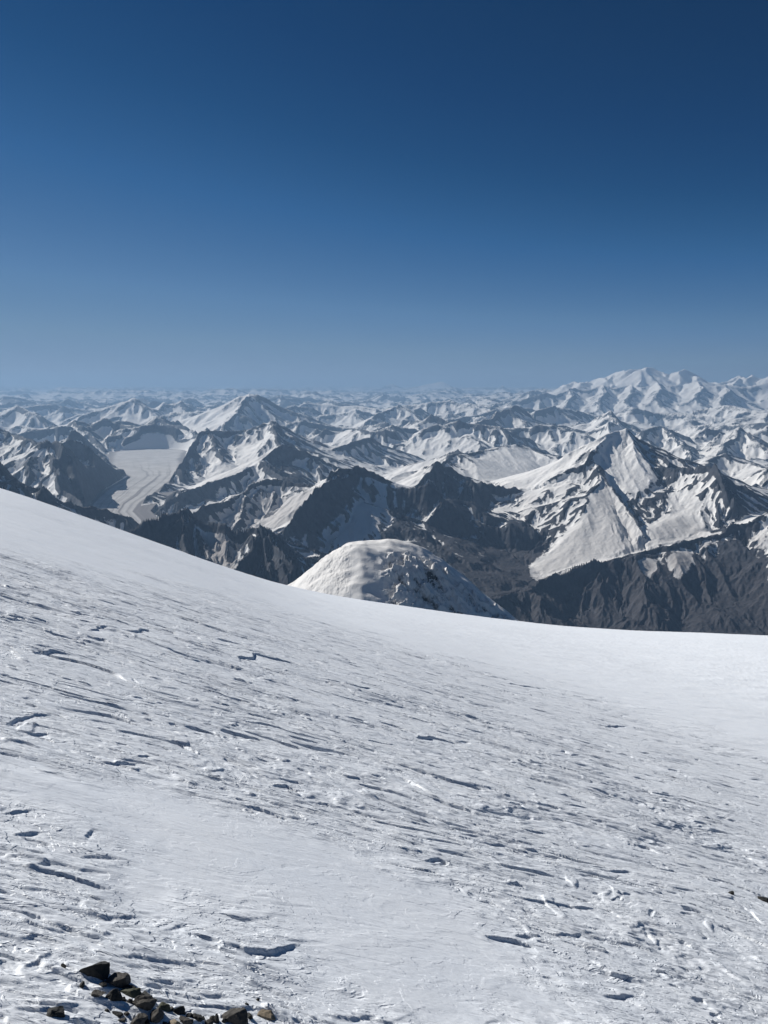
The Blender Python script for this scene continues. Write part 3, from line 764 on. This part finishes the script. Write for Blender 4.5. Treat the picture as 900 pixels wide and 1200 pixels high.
ROCKS = [ # u, v of the foot, width px, height px, tone, slab, turn, label
 (107,1152,46,30,'dark',0,10,'big black boulder at the top left end of the stone strip'),
 (136,1160,32,17,'brown',1,20,'grey layered slab leaning against the big black boulder'),
 (150,1164,18,9,'dark',1,-20,'small dark wedge just right of the layered slab'),
 (153,1172,30,11,'olive',1,5,'olive green flat slab in the middle of the stone strip'),
 (169,1173,21,12,'dark',1,-8,'black blocky stone at the right end of the olive slab'),
 (114,1174,18,9,'brown',1,0,'small brown stone left under the snow pocket'),
 (131,1180,24,19,'dark',0,30,'dark rounded stone left of the snowy hollow'),
 (136,1192,16,9,'dark',0,0,'small dark stone lowest below the snowy hollow'),
 (167,1190,34,20,'brown',0,15,'broad grey brown stone below the olive slab'),
 (160,1203,28,16,'brown',0,50,'brown stone at the bottom edge under the broad one'),
 (182,1200,24,18,'brown',0,70,'grey brown stone between the broad stone and the mossy ones'),
 (192,1190,18,16,'olive',0,20,'pointed greenish stone standing highest in the lower heap'),
 (208,1194,18,16,'dark',0,40,'dark stone right beside the pointed greenish stone'),
 (216,1203,22,13,'brown',0,0,'brown stone at the bottom edge under the dark one'),
 (200,1206,20,14,'tan',0,25,'pale tan stone low in the lower heap'),
 (231,1200,16,9,'dark',0,5,'low dark stone right of the lower heap'),
 (243,1202,14,8,'brown',0,15,'small flat brown stone in the gap before the large pyramid stone'),
 (254,1201,11,16,'dark',0,35,'slim upright dark stone left of the large pyramid stone'),
 (274,1206,38,32,'brown',0,-14,'large pyramid shaped stone with one side lit, right end of the strip'),
 (62,1195,26,10,'dark',1,25,'black flat stone alone at the bottom left corner'),
 (302,1177,6,4,'dark',0,0,'tiny black stone on the snow up right of the pyramid stone'),
 (289,1182,6,4,'dark',0,0,'tiny black stone on the snow nearest the pyramid stone'),
 (312,1194,26,6,'tan',1,0,'thin tan slab showing through the snow right of the pyramid stone'),
 (73,1137,9,5,'dark',1,-30,'small dark chip up left of the big black boulder'),
 (897,1058,18,7,'dark',0,-30,'black stone poking out of the snow at the right edge'),
 (858,1050,9,6,'dark',0,20,'small black stone just left of the one at the right edge'),
]
CHIPS = [(120,1160),(128,1168),(143,1177),(151,1181),(148,1190),(175,1180),(186,1183),(200,1187),(221,1196),(226,1193),(236,1196),(248,1197),(263,1200),(292,1196),(178,1193),(172,1200),(192,1203),(125,1186),(96,1160),(285,1188),(142,1199),(212,1190)]
rc = np.random.default_rng(77)
for u, v in CHIPS:
    ROCKS.append((u, v, rc.uniform(6, 12), rc.uniform(4, 8), str(rc.choice(['dark', 'brown', 'dark'])), int(rc.random() < 0.4), float(rc.uniform(0, 180)), 'small dark chip of stone in the gaps along the stone strip'))
for i, (u, v, wp, hp, tone, slab, turn, lab) in enumerate(ROCKS):
    gx0, gy0, k = ground(u, v - hp * 0.15)
    if i < 19: wp, hp = wp * 0.98, hp * 0.86
    w = wp * k / FPX; h = hp * k / FPX
    d = w * (0.75 if not slab else 0.7)
    bm = stone(500 + i * 7, w * 1.05, d, h * 1.35, slab)
    me = bpy.data.meshes.new('rock'); bm.to_mesh(me); bm.free()
    me.materials.append(RM[tone])
    o = bpy.data.objects.new('rock', me); COL.objects.link(o)
    gz = float(slope_z(np.array([[gx0]]), np.array([[gy0 + d * 0.25]]))[0, 0])
    o.location = (gx0, gy0 + d * 0.3, gz + h * 0.03)
    o.rotation_euler = (math.radians(-8), math.radians(10), math.radians(turn))
    tag(o, lab, 'rock', group='stones sticking out of the snow')

# ------------------------------------------------------------------ air
mh = bpy.data.materials.new('haze'); mh.use_nodes = True
nt = mh.node_tree
for n in list(nt.nodes): nt.nodes.remove(n)
out = nt.nodes.new('ShaderNodeOutputMaterial'); pv = nt.nodes.new('ShaderNodeVolumePrincipled')
pv.inputs['Color'].default_value = (0.230, 0.365, 0.55, 1); pv.inputs['Absorption Color'].default_value = (0.02, 0.02, 0.02, 1)
pv.inputs['Density'].default_value = 3.3e-5
pv.inputs['Anisotropy'].default_value = 0.2
nt.links.new(pv.outputs[0], out.inputs['Volume'])
def box(name, lo, hi, mat):
    v = [(x, y, z) for x in (lo[0], hi[0]) for y in (lo[1], hi[1]) for z in (lo[2], hi[2])]
    f = [(0, 1, 3, 2), (4, 6, 7, 5), (0, 4, 5, 1), (2, 3, 7, 6), (0, 2, 6, 4), (1, 5, 7, 3)]
    me = bpy.data.meshes.new(name); me.from_pydata(v, [], f); me.materials.append(mat)
    o = bpy.data.objects.new(name, me); COL.objects.link(o); return o
zmin = float(Zg.min()); zmax = float(Zg.max())
print('z range', zmin, zmax, flush=True);
hz = box('haze', (-112000, -3000, zmin - 5), (112000, 156000, zmax + 15), mh)
tag(hz, 'thin blue air that fades the far mountains', 'haze', 'stuff')

# ------------------------------------------------------------------ light
SUN_AZ = math.radians(-57)                 # bearing from the view direction, negative = left
SUN_EL = math.radians(35)
world = bpy.data.worlds.new('World'); scene.world = world; world.use_nodes = True
wn = world.node_tree; bg = wn.nodes['Background']
sky = wn.nodes.new('ShaderNodeTexSky'); sky.sky_type = 'NISHITA'; sky.sun_disc = False
sky.sun_elevation = SUN_EL; sky.sun_rotation = SUN_AZ
sky.altitude = 6000; sky.air_density = 0.6; sky.dust_density = 0.2; sky.ozone_density = 4.0
def vscale(k, src):
    n = wn.nodes.new('ShaderNodeVectorMath'); n.operation = 'SCALE'; n.inputs['Scale'].default_value = k
    wn.links.new(src, n.inputs[0]); return n.outputs[0]
cur = wn.nodes.new('ShaderNodeRGBCurve')       # the deep, clear blue of thin air
CURV = [[(0, 0), (.036, .0004), (.047, .0012), (.058, .005), (.077, .021), (.13, .088), (.21, .150), (.382, .205), (1, .26)],
        [(0, 0), (.070, .026), (.094, .0400), (.114, .0580), (.153, .106), (.258, .204), (.40, .266), (.634, .296), (1, .35)],
        [(0, 0), (.170, .095), (.223, .138), (.268, .178), (.353, .278), (.559, .390), (.77, .415), (1, .44)]]
for c, pts in zip(cur.mapping.curves, CURV):
    [0 for _ in ()]; c.points[0].location = pts[0]; c.points[1].location = pts[-1]
    for p in pts[1:-1]: c.points.new(*p)
for c in cur.mapping.curves:
    for p in c.points: p.handle_type = 'VECTOR'
cur.mapping.update()
wn.links.new(vscale(0.1, sky.outputs[0]), cur.inputs['Color'])
wn.links.new(vscale(8.2, cur.outputs[0]), bg.inputs[0])
bg.inputs[1].default_value = 0.10
sd = bpy.data.lights.new('sun', 'SUN'); sd.energy = 4.6; sd.angle = math.radians(0.53); sd.color = (1.0, 0.972, 0.93)
s = bpy.data.objects.new('sun', sd); COL.objects.link(s)
dirv = Vector((math.sin(SUN_AZ) * math.cos(SUN_EL), math.cos(SUN_AZ) * math.cos(SUN_EL), math.sin(SUN_EL)))
s.rotation_euler = dirv.to_track_quat('Z', 'Y').to_euler()

cd = bpy.data.cameras.new('camera'); cam = bpy.data.objects.new('camera', cd); COL.objects.link(cam)
cam.location = (0, 0, EYE); cam.rotation_euler = (math.pi / 2 - PITCH, 0, 0)
cd.sensor_fit = 'VERTICAL'; cd.sensor_height = 24; cd.lens = 18.0
cd.clip_start = 0.05; cd.clip_end = 400000
scene.camera = cam

scene.view_settings.view_transform = 'Standard'; scene.view_settings.look = 'None'
scene.view_settings.exposure = 0.32; scene.view_settings.gamma = 1.0
scene.cycles.max_bounces = 5; scene.cycles.diffuse_bounces = 2; scene.cycles.volume_bounces = 1
scene.cycles.use_denoising = True
print('script', time.time() - T0)
